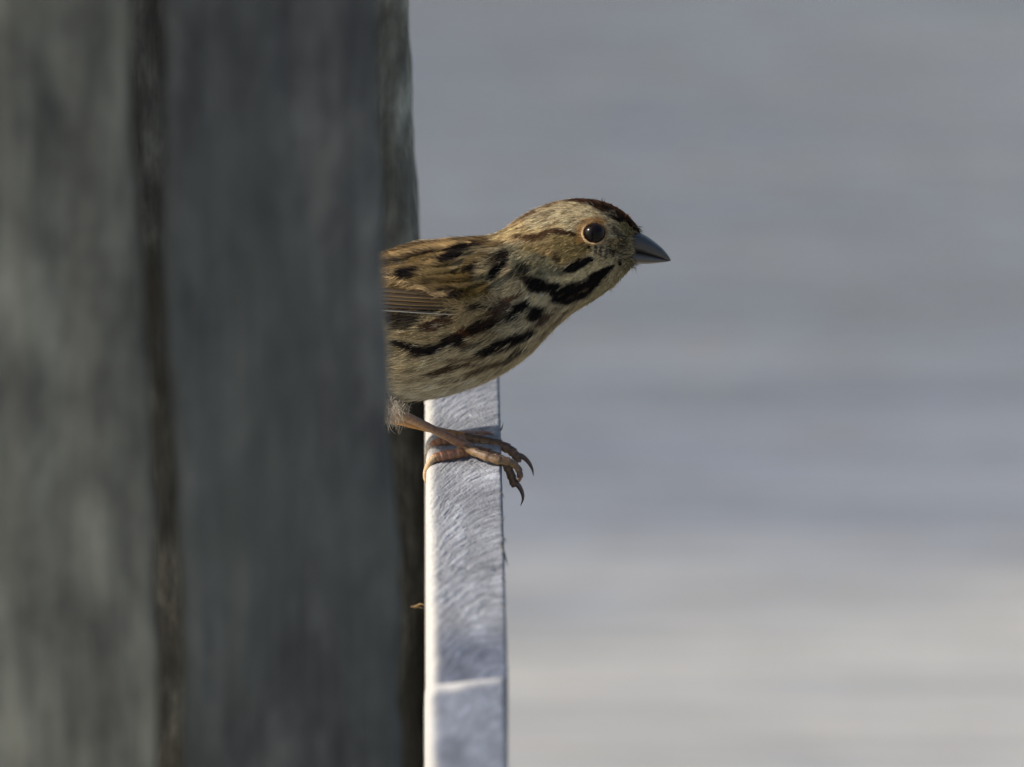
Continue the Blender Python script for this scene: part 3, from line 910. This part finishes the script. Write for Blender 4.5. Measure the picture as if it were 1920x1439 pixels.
for side in (False, True):
    # the wing's own mesh: the fold of leading coverts under the flight feathers
    arm = catmull(np.array([(905, 540), (860, 566), (800, 578), (720, 580), (620, 585), (540, 590)], float), 40)
    wd = np.interp(np.linspace(0, 1, 40), [0, 0.25, 0.7, 1], [6, 16, 16, 4])
    q = np.linspace(-1, 1, 9)
    X = arm[:, None, 0] + 0 * q; Y = arm[:, None, 1] + q * wd[:, None] - 8
    Wd = np.array([[surf_w(a, b_) for a, b_ in zip(ra, rb)] for ra, rb in zip(X, Y)]) + 0.0001 - 0.0002 * (1 - q ** 2)
    if side: Wd = -Wd
    wing = mesh_obj('wing', PX(X, Y, Wd).reshape(-1, 3), grid_faces(40, 9), M_FLIGHT, bird,
                    col=np.tile((0.06, 0.04, 0.02), (360, 1)))
    sm_ = wing.modifiers.new('thickness', 'SOLIDIFY'); sm_.thickness = 0.0003
    fl = [
        ([(880, 586), (850, 587), (790, 584), (700, 579), (560, 578), (430, 585)], 4.2, 0.0007, (0.012, 0.009, 0.007), (0.46, 0.44, 0.40)),
        ([(885, 580), (850, 578), (790, 576), (700, 573), (560, 574), (440, 582)], 4.6, 0.0009, (0.012, 0.008, 0.006), (0.07, 0.042, 0.018)),
        ([(872, 573), (840, 571), (780, 570), (700, 566), (560, 570), (450, 580)], 4.4, 0.0010, (0.030, 0.017, 0.008), (0.19, 0.13, 0.045)),
        ([(860, 567), (830, 565), (770, 561), (700, 559), (580, 566), (480, 578)], 5.0, 0.0010, (0.030, 0.018, 0.008), (0.16, 0.11, 0.040)),
        ([(850, 560), (815, 557), (770, 555), (700, 552), (600, 560), (500, 574)], 4.4, 0.0011, (0.024, 0.014, 0.007), (0.20, 0.135, 0.05)),
        ([(830, 552), (795, 550), (755, 546), (700, 544), (610, 552), (520, 570)], 4.6, 0.0011, (0.030, 0.018, 0.008), (0.17, 0.115, 0.05)),
    ]
    for k, (pts, wid, off, base, ec) in enumerate(fl):
        blade('flight_feather', wing, pts, wid, off, side, base, ec, 7 * k)
    # coverts and scapulars: a shaft with fine barbs on both sides, dark in the middle, buff at the rim
    cov = [([(915, 540), (875, 556), (806, 557)], 12, 0.0020, 0.8), ([(905, 528), (855, 541), (785, 546)], 12, 0.0024, 0.8),
           ([(890, 515), (840, 526), (768, 535)], 13, 0.0026, 0.7), ([(868, 500), (825, 512), (765, 521)], 12, 0.0028, 0.9),
           ([(925, 505), (895, 516), (850, 530)], 11, 0.0024, 0.8), ([(935, 522), (905, 542), (860, 566)], 12, 0.0018, 0.4),
           ([(880, 480), (830, 496), (732, 517)], 14, 0.0030, 0.9), ([(905, 466), (850, 479), (778, 500)], 12, 0.0033, 0.8),
           ([(860, 462), (805, 471), (716, 497)], 13, 0.0031, 0.6), ([(900, 456), (840, 461), (760, 478)], 9, 0.0030, 0.7),
           ([(840, 455), (790, 459), (708, 481)], 8, 0.0022, 0.7), ([(955, 480), (932, 496), (905, 520)], 10, 0.0022, 0.9),
           ([(965, 500), (945, 515), (915, 535)], 9, 0.0018, 0.5)]
    for k, (pts, wid, off, dk) in enumerate(cov):
        r = np.random.default_rng(300 + k)
        ns = 60
        c = catmull(np.array(pts, float), ns)
        d = np.gradient(c, axis=0); d /= np.linalg.norm(d, axis=1, keepdims=True)
        nn = np.stack([-d[:, 1], d[:, 0]], 1)
        wc = np.array([surf_w(a, b_) for a, b_ in c])
        wc = np.convolve(np.pad(wc, 6, mode='edge'), np.ones(13) / 13, 'valid')
        nbarb = 520
        s0 = r.uniform(0.10, 0.93, nbarb); sg = np.where(r.random(nbarb) < 0.5, -1, 1)
        shape = np.sqrt(np.clip(1 - ((s0 - 0.55) / 0.50) ** 2, 0.05, 1))
        ln = wid * shape * r.uniform(0.55, 1.25, nbarb)
        slope = r.uniform(1.2, 3.2, nbarb)
        i0 = s0 * (ns - 1)
        ip = lambda A, t: np.stack([np.interp(t, np.arange(ns), A[:, j]) for j in range(A.shape[1])], 1)
        root = ip(c, i0); dd = ip(d, i0); nv_ = ip(nn, i0)
        wr = np.interp(i0, np.arange(ns), wc)
        VV = np.empty((nbarb, 6, 3)); CC = np.empty((nbarb, 6, 3))
        rj = r.normal(0, 1, (nbarb, 2))
        jit_ = r.normal(0, 0.00022, nbarb)
        tn = r.uniform(0.7, 1.3, nbarb)
        for q_, (f, hw) in enumerate(((0.0, 0.55), (0.55, 0.6), (1.0, 0.12))):
            pos = root + nv_ * (sg * ln * f)[:, None] + dd * (ln * slope * f * (0.75 + 0.25 * f))[:, None]
            wq = wr - off * np.clip(s0 / 0.25, 0.25, 1) * 0.62 + 0.00042 * f * f * 1.5 + jit_
            if side: wq = -wq
            bd = nv_ * sg[:, None] + dd * slope[:, None]; bd /= np.linalg.norm(bd, axis=1, keepdims=True)
            pn = np.stack([-bd[:, 1], bd[:, 0]], 1)
            A_ = pos + pn * hw; B_ = pos - pn * hw
            VV[:, 2 * q_] = PX(A_[:, 0], A_[:, 1], wq); VV[:, 2 * q_ + 1] = PX(B_[:, 0], B_[:, 1], wq)
            cc = paint(pos[:, 0] + rj[:, 0], pos[:, 1] + rj[:, 1]) * (0.62 + 0.55 * f * dk + 0.3 * (1 - dk)) * tn[:, None]
            CC[:, 2 * q_] = cc; CC[:, 2 * q_ + 1] = cc
        b0 = (np.arange(nbarb) * 6)[:, None]
        Fq = np.stack([b0 + np.array([0, 1, 3, 2]), b0 + np.array([2, 3, 5, 4])], 1).reshape(-1, 4)
        mesh_obj('covert_feather', VV.reshape(-1, 3), Fq, M_FEATHER, wing, col=np.clip(CC, 0.004, 0.8).reshape(-1, 3))

# tail, behind the plank
tail = None
for k in range(9):
    a = (k - 4)
    x0, y0 = 520, 600
    P0 = [(560, 596 + a * 1.5), (480, 608 + a * 3), (375 + abs(a) * 3, 626 + a * 4)]
    c = catmull(np.array(P0, float), 18)
    s = np.linspace(0, 1, 18); q = np.linspace(-1, 1, 5)
    prof = 13 * np.sqrt(np.clip(1 - np.clip((s - .8) / .2, 0, 1) ** 2, .03, 1)) * np.clip(.4 + s * 2, 0, 1)
    X = c[:, None, 0] + 0 * q; Y = c[:, None, 1] + q * prof[:, None] * 0.35
    Wd = (a * 0.0016 * (0.4 + s[:, None])) + q * prof[:, None] * S * 0.9
    if tail is None:
        tail = mesh_obj('tail', PX(X, Y, Wd).reshape(-1, 3), grid_faces(18, 5), M_FLIGHT, bird, col=np.tile((0.10, 0.06, 0.03), (90, 1)))
        o = tail
    else:
        o = mesh_obj('tail_feather', PX(X, Y + 0.6 * k, Wd).reshape(-1, 3), grid_faces(18, 5), M_FLIGHT, tail, col=np.tile((0.11, 0.065, 0.03), (90, 1)))
    so = o.modifiers.new('thickness', 'SOLIDIFY'); so.thickness = 0.00015

# --- eye
def ellip(name, cpx, cpy, w, rx, ry, rd, mat, parent, col=None, nu=24, nv=36):
    u = np.linspace(0, math.pi, nu); v = np.linspace(0, 2 * math.pi, nv, endpoint=False)
    X = cpx + rx * np.sin(u)[:, None] * np.cos(v)[None, :]
    Y = cpy + ry * np.sin(u)[:, None] * np.sin(v)[None, :]
    Wd = w - rd * S * np.cos(u)[:, None] + 0 * v[None, :]
    P = PX(X, Y, Wd).reshape(-1, 3)
    return mesh_obj(name, P, grid_faces(nu, nv, True), mat, parent, col=None if col is None else np.tile(col, (len(P), 1)))

for mir in (1, -1):
    we = surf_w(*EYE)
    eye = ellip('eye', EYE[0], EYE[1], mir * (we + 0.0006), 21.0, 19.5, 19, M_EYE, bird)
    # lids: a pale ring of tiny feathers around the eye
    n1, n2 = 64, 10
    a = np.linspace(0, 2 * math.pi, n1, endpoint=False); t = np.linspace(0, 2 * math.pi, n2, endpoint=False)
    tk = 1.45 + 0.6 * np.cos(a - 2.4) + 0.25 * np.sin(a * 9)
    rr_ = 1 + 0 * a
    X = EYE[0] + np.cos(a)[:, None] * (22.0 + tk[:, None] * np.cos(t)[None, :])
    Y = EYE[1] + np.sin(a)[:, None] * (20.2 + tk[:, None] * np.cos(t)[None, :])
    Wl = np.array([surf_w(x_, y_) for x_, y_ in zip(EYE[0] + 23 * np.cos(a), EYE[1] + 21 * np.sin(a))])
    kk = np.ones(9) / 9
    Wl = np.convolve(np.concatenate([Wl[-4:], Wl, Wl[:4]]), kk, 'valid')
    Wd = mir * (Wl[:, None] - 0.0003 - tk[:, None] * S * np.sin(t)[None, :])
    P = PX(X, Y, Wd)
    pale = (0.5 + 0.5 * np.cos(a - 2.1))[:, None, None]
    cl = np.array((0.26, 0.14, 0.055)) * (1 - pale) + np.array((0.66, 0.45, 0.24)) * pale
    cl = cl * (0.75 + 0.5 * vnoise(a * 9, a * 0, 3))[:, None, None]
    cl = np.broadcast_to(cl, P.shape)
    ff = []
    for i in range(n1):
        for j in range(n2):
            ff.append((i * n2 + j, i * n2 + (j + 1) % n2, ((i + 1) % n1) * n2 + (j + 1) % n2, ((i + 1) % n1) * n2 + j))
    V_ = list(P.reshape(-1, 3)); C_ = list(cl.reshape(-1, 3))
    rr2 = np.random.default_rng(8)
    for k in range(420):
        al = rr2.uniform(0, 2 * math.pi); i_ = int(al / (2 * math.pi) * n1) % n1
        sw = al + rr2.normal(0.25, 0.5)
        r0 = rr2.uniform(20.5, 24); ln = rr2.uniform(2.0, 5.5)
        x0, y0 = EYE[0] + r0 * math.cos(al), EYE[1] + r0 * 0.93 * math.sin(al)
        x1, y1 = x0 + ln * math.cos(sw), y0 + ln * math.sin(sw)
        ox, oy = -math.sin(sw) * 0.42, math.cos(sw) * 0.42
        w0 = mir * (Wl[i_] - 0.0007 + 0.00012 * (r0 - 20)); w1_ = w0 + mir * 0.0002
        b_ = len(V_)
        V_ += [PX(x0 - ox, y0 - oy, w0), PX(x0 + ox, y0 + oy, w0), PX(x1 + ox * .2, y1 + oy * .2, w1_), PX(x1 - ox * .2, y1 - oy * .2, w1_)]
        C_ += [np.array(cl[i_, 0]) * rr2.uniform(0.45, 1.35)] * 4
        ff.append((b_, b_ + 1, b_ + 2, b_ + 3))
    mesh_obj('eye_ring', np.array(V_), ff, M_FEATHER, eye, col=np.array(C_))

# --- bill
def bill(name, st, parent, c0, c1):
    st = catmull(np.array(st, float), 40)
    th = np.linspace(0, 2 * math.pi, 36, endpoint=False)
    c_, s_ = np.cos(th), np.sin(th)
    c_ = np.sign(c_) * np.abs(c_) ** 0.8
    X = (st[:, 0] + st[:, 2])[:, None] / 2 + c_ * (st[:, 0] - st[:, 2])[:, None] / 2
    Y = (st[:, 1] + st[:, 3])[:, None] / 2 + c_ * (st[:, 1] - st[:, 3])[:, None] / 2
    Wd = -s_ * np.maximum(st[:, 4], 0.2)[:, None] * S
    P = PX(X, Y, Wd)
    q = (c_ * 0.5 + 0.5)[None, :, None]
    colr = np.array(c1) * (1 - q) + np.array(c0) * q + 0 * P
    F = [tuple(r) for r in grid_faces(40, 36, True)]
    F.append(tuple(range(35, -1, -1))); F.append(tuple(39 * 36 + j for j in range(36)))
    return mesh_obj(name, P.reshape(-1, 3), F, M_BILL, parent, col=colr.reshape(-1, 3))

bill('upper_bill', [(1184, 430, 1158, 468, 40), (1201, 437, 1178, 472, 37), (1214, 444, 1200, 476, 31), (1229, 455, 1220, 481, 23),
                    (1243, 467, 1238, 485, 15), (1252, 478, 1250, 488.5, 7), (1257.5, 487, 1257, 490.5, 0.8)], bird,
     (0.030, 0.030, 0.032), (0.060, 0.055, 0.050))
bill('lower_bill', [(1158, 465, 1166, 489, 36), (1178, 469, 1180, 493, 33.5), (1200, 473, 1200, 495.5, 27.5), (1220, 478.5, 1220, 495, 20),
                    (1238, 484, 1238, 493, 11.5), (1249, 487.5, 1249, 491.5, 4), (1254, 489.5, 1254, 490.6, 0.8)], bird,
     (0.095, 0.090, 0.085), (0.070, 0.057, 0.038))
# stiff bristles at the chin and lores
bv, bcol = [], []
NBR = 430
for k in range(NBR):
    if k < 110:
        x0 = random.uniform(1160, 1190); y0 = random.uniform(486, 500); ang = random.uniform(0.25, 1.45); ln = random.uniform(7, 17)
        wv = surf_w(x0, y0) * random.uniform(0.2, 1.0)
    elif k < 190:
        x0 = random.uniform(1176, 1200); y0 = random.uniform(424, 442); ang = random.uniform(-0.35, 0.75); ln = random.uniform(6, 12)
        wv = surf_w(x0, y0) * random.uniform(0.1, 1.0)
    else:
        x0 = random.uniform(1158, 1184); y0 = random.uniform(442, 492); ang = random.uniform(-0.35, 0.5); ln = random.uniform(6, 16)
        wv = surf_w(x0, y0) - 0.0003
    x1, y1 = x0 + ln * math.cos(ang), y0 + ln * math.sin(ang)
    xm, ym = (x0 + x1) / 2 + 1, (y0 + y1) / 2 - 0.5
    w1 = wv * (1 - 0.022 * ln) - 0.0002 if k >= 190 else wv
    hw = 0.42
    nx_, ny_ = -math.sin(ang) * hw, math.cos(ang) * hw
    for (x, y, f, w_) in ((x0, y0, 1, wv), (xm, ym, .8, (wv + w1) / 2 - 0.0002), (x1, y1, .15, w1)):
        bv.append(PX(x + nx_ * f, y + ny_ * f, w_ - 0.0002)); bv.append(PX(x - nx_ * f, y - ny_ * f, w_ - 0.0002))
    cc = random.choice([(0.02, 0.015, 0.01), (0.05, 0.035, 0.02), (0.25, 0.2, 0.11), (0.3, 0.25, 0.14), (0.16, 0.13, 0.06)])
    bcol += [cc] * 6
bq = []
for k in range(NBR):
    o_ = 6 * k
    bq += [(o_, o_ + 1, o_ + 3, o_ + 2), (o_ + 2, o_ + 3, o_ + 5, o_ + 4)]
br_ = mesh_obj('bristles', np.array(bv), bq, M_FEATHER, bird, col=np.array(bcol))
tag(br_, kind='stuff')

# --- legs, toes and claws
def tube(name, parent, pts, colr, mat=M_LEG, scale_amp=0.0, nseg=90, nr=16, scales=0, flat=1.0, pale_under=None):
    """pts: rows of world x, y, z, radius"""
    c = catmull(np.array(pts, float), nseg)
    d = np.gradient(c[:, :3], axis=0); d /= np.linalg.norm(d, axis=1, keepdims=True) + 1e-12
    up = np.array((0, 0, 1.0))
    V = []; C = []
    s = np.linspace(0, 1, nseg)
    for i in range(nseg):
        a = np.cross(d[i], up)
        if np.linalg.norm(a) < 0.15:
            a = np.cross(d[i], np.array((0, 1.0, 0)))
        a /= np.linalg.norm(a); b_ = np.cross(a, d[i])
        r = max(c[i, 3], 0.00004)
        if scales:
            r *= 1 + scale_amp * (((s[i] * scales) % 1) - 0.5)
        for t in np.linspace(0, 2 * math.pi, nr, endpoint=False):
            V.append(c[i, :3] + a * r * math.cos(t) * flat + b_ * r * math.sin(t))
            k = 0.85 + 0.3 * (((s[i] * scales) % 1) if scales else 0.5)
            cc = np.array(colr) * k
            if pale_under is not None:
                f = 0.5 - 0.5 * math.sin(t)
                cc = cc * (1 - f) + np.array(pale_under) * f
            C.append(cc)
    F = [tuple(r_) for r_ in grid_faces(nseg, nr, True)]
    F.append(tuple(range(nr - 1, -1, -1))); F.append(tuple((nseg - 1) * nr + j for j in range(nr)))
    return mesh_obj(name, np.array(V), F, mat, parent, col=np.array(C))

def P4(px, py, r, w=None, h=None):
    """photo point, radius in photo pixels; depth given, or lying h px above the rail top"""
    if w is None:
        w = on_height(py, Z0 + (h if h is not None else r) * S)
    return (*PX(px, py, w), r * S)

SKIN = (0.30, 0.150, 0.085); SKIN_D = (0.095, 0.055, 0.036); HORN = (0.10, 0.065, 0.045); HORN_P = (0.50, 0.36, 0.20)
# near leg
wj = on_height(846, Z0 + 9 * S)
leg1 = tube('leg', bird, [P4(700, 748, 16, -0.009), P4(725, 764, 12, -0.008), P4(746, 775, 10, -0.007), P4(790, 795, 8.2, wj * .6 - .002), P4(835, 817, 8, wj * .85), P4(868, 834, 9.5, wj), P4(886, 842, 8, wj)],
            (0.23, 0.115, 0.075), scales=9, scale_amp=0.05, pale_under=(0.42, 0.26, 0.13))
wt = [on_height(y_, Z0 + 8 * S) for y_ in (848, 858, 866)]
tube('toe', leg1, [P4(872, 838, 9, wj), P4(892, 845, 9.5, wj), P4(912, 850, 10, wj - .003), P4(932, 858, 9.5, wj - .006), P4(948, 869, 9, wj - .007), P4(957, 888, 8.2, wj - .007), P4(963, 906, 7.5, wj - .007), P4(965, 914, 5, wj - .007)],
     SKIN_D, scales=9, scale_amp=0.24, pale_under=(0.34, 0.22, 0.10))
tube('claw', leg1, [P4(962, 904, 6, wj - .0072), P4(972, 911, 5, wj - .0072), P4(979, 924, 3.8, wj - .0072), P4(980.5, 936, 2.4, wj - .0072), P4(976, 949, 0.4, wj - .0072)], HORN, M_BILL)
tube('toe', leg1, [P4(872, 840, 8, wj - .002), P4(900, 852, 8, wj - .008), P4(930, 862, 8, wj - .010), P4(954, 866, 7.5, wj - .009), P4(970, 877, 6.5, wj - .008), P4(975, 892, 6, wj - .008), P4(970, 903, 4.5, wj - .008)],
     (0.11, 0.068, 0.045), scales=8, scale_amp=0.24, pale_under=(0.34, 0.22, 0.10))
tube('toe', leg1, [P4(884, 844, 9, wj - .001), P4(862, 850, 9.5, wj - .003), P4(838, 854, 9.5, wj - .005), P4(820, 858, 9.5, wj - .006), P4(811, 862, 7, wj - .0065)],
     SKIN, scales=6, scale_amp=0.18, pale_under=(0.42, 0.22, 0.12))
tube('claw', leg1, [P4(815, 857, 7, wj - .0065), P4(806, 868, 6, wj - .007), P4(799, 882, 5, wj - .007), P4(797, 896, 3.8, wj - .007), P4(800, 906, 2.2, wj - .007), P4(805, 914, .5, wj - .007)], HORN_P, M_LEG)
# far leg
wf = on_height(820, Z0 + 8 * S)
leg2 = tube('leg', bird, [P4(705, 768, 14, 0.010), P4(735, 784, 10, 0.010), P4(756, 791, 8.5, 0.010), P4(790, 800, 7.5, wf * .6 + .002), P4(830, 810, 7.5, wf * .9), P4(862, 817, 8.5, wf), P4(882, 821, 8, wf)],
            (0.36, 0.17, 0.055), scales=9, scale_amp=0.05, pale_under=(0.55, 0.28, 0.06))
tube('toe', leg2, [P4(868, 818, 8.5, wf), P4(890, 823, 9, wf), P4(912, 828, 9.5, wf - .001), P4(935, 834, 9.5, wf - .002), P4(955, 843, 9, wf - .003), P4(966, 853, 8.5, wf - .003), P4(971, 862, 7.5, wf - .003), P4(972, 868, 4.5, wf - .003)],
     SKIN_D, scales=9, scale_amp=0.24, pale_under=(0.30, 0.19, 0.09))
tube('claw', leg2, [P4(968, 854, 6.5, wf - .003), P4(980, 857, 5, wf - .003), P4(991, 867, 3.9, wf - .003), P4(998, 880, 2.4, wf - .003), P4(1000.5, 893, .4, wf - .003)], HORN, M_BILL)
tube('toe', leg2, [P4(868, 815, 8, wf + .003), P4(890, 816, 8, wf + .006), P4(908, 816, 8, wf + .008), P4(918, 819, 8, wf + .008), P4(935, 829, 7, wf + .007), P4(948, 842, 5, wf + .006)],
     (0.32, 0.15, 0.08), scales=6, scale_amp=0.2)
tube('toe', leg2, [P4(872, 820, 8.5, wf), P4(850, 826, 9, wf - .002), P4(830, 829, 9, wf - .003), P4(816, 833, 8.5, wf - .003), P4(809, 839, 6, wf - .003)],
     SKIN, scales=6, scale_amp=0.18, pale_under=(0.42, 0.22, 0.12))
tube('claw', leg2, [P4(814, 834, 6.5, wf - .003), P4(807, 843, 5.5, wf - .003), P4(801, 855, 4, wf - .003), P4(799, 866, 2.5, wf - .003), P4(801, 875, .5, wf - .003)], HORN_P, M_LEG)

# fluff where the leg leaves the belly
fv, fc, fq = [], [], []
for k in range(1100):
    px0 = random.gauss(733, 13); py0 = random.gauss(762, 11); w0 = random.gauss(-0.003, 0.006)
    ang = random.gauss(1.75, 0.6); ln = random.uniform(9, 26)
    hw = 0.45
    x1 = px0 + ln * math.cos(ang); y1 = py0 + ln * math.sin(ang)
    ben = random.uniform(-4, 4)
    xm = (px0 + x1) / 2 - math.sin(ang) * ben; ym = (py0 + y1) / 2 + math.cos(ang) * ben
    nx_, ny_ = -math.sin(ang) * hw, math.cos(ang) * hw
    for (x, y, f, dw) in ((px0, py0, 1, 0), (xm, ym, 1, random.uniform(-.001, .001)), (x1, y1, .25, random.uniform(-.002, .002))):
        fv.append(PX(x + nx_ * f, y + ny_ * f, w0 + dw)); fv.append(PX(x - nx_ * f, y - ny_ * f, w0 + dw))
    t = random.uniform(0.6, 1.1)
    fc += [(0.50 * t, 0.43 * t, 0.33 * t)] * 6
    o_ = 6 * k
    fq += [(o_, o_ + 1, o_ + 3, o_ + 2), (o_ + 2, o_ + 3, o_ + 5, o_ + 4)]
tf = mesh_obj('thigh_fluff', np.array(fv), fq, M_FEATHER, bird, col=np.array(fc))
tag(tf, kind='stuff')

# --- splinters torn from the rail edge and the post
def sliver(parent, pts, mat):
    c = catmull(np.array(pts, float), 14)
    return tube_plain('splinter', parent, c, mat)
def tube_plain(name, parent, c, mat):
    d = np.gradient(c[:, :3], axis=0); d /= np.linalg.norm(d, axis=1, keepdims=True)
    V = []
    for i in range(len(c)):
        a = np.cross(d[i], (0.13, 0.9, 0.2)); a /= np.linalg.norm(a); b_ = np.cross(a, d[i])
        for t in (0.3, 2.0, 3.6, 5.1):
            V.append(c[i, :3] + (a * math.cos(t) + b_ * 0.5 * math.sin(t)) * max(c[i, 3], 2e-5))
    F = [tuple(r_) for r_ in grid_faces(len(c), 4, True)] + [(3, 2, 1, 0), tuple(len(V) - 4 + j for j in range(4))]
    return mesh_obj(name, np.array(V), F, mat, parent, smooth=False)
M_SLIVER = new_mat('torn grey fibre')[0]
_nt = M_SLIVER.node_tree
_nt.links.new(ramp(_nt, tex_noise(_nt, mapping(_nt, (1, 1, 1)), 900), [(0.3, (0.05, 0.045, 0.04)), (0.7, (0.16, 0.15, 0.14))]), _nt.nodes['Principled BSDF'].inputs['Base Color'])
for (px_, py_, lx, ly, r_) in ((943, 1030, 10, 34, 2.6), (944, 1088, 3, 14, 1.8), (944, 1136, 4, 8, 1.6), (941, 925, 5, 10, 1.4), (940, 805, 4, -12, 1.6), (946, 1010, 4, 9, 1.4), (944, 975, 3, -9, 1.2)):
    w_ = on_height(py_, Z0)
    sliver(rail_far, [P4(px_ - 4, py_ - ly * .35, r_, w_), P4(px_, py_, r_, w_), P4(px_ + lx * .5, py_ + ly * .5, r_ * .6, w_), P4(px_ + lx, py_ + ly, .2, w_)], M_SLIVER)
sliver(post, [P4(771, 1138, 1.5, 0.060), P4(780, 1137, 2.6, 0.052), P4(789, 1133, 1.8, 0.048), P4(797, 1136, .4, 0.046)], M_SPLINTER)
sliver(post, [P4(776, 1140, 1.2, 0.060), P4(785, 1139, 1.6, 0.052), P4(793, 1141, .4, 0.048)], M_SPLINTER)
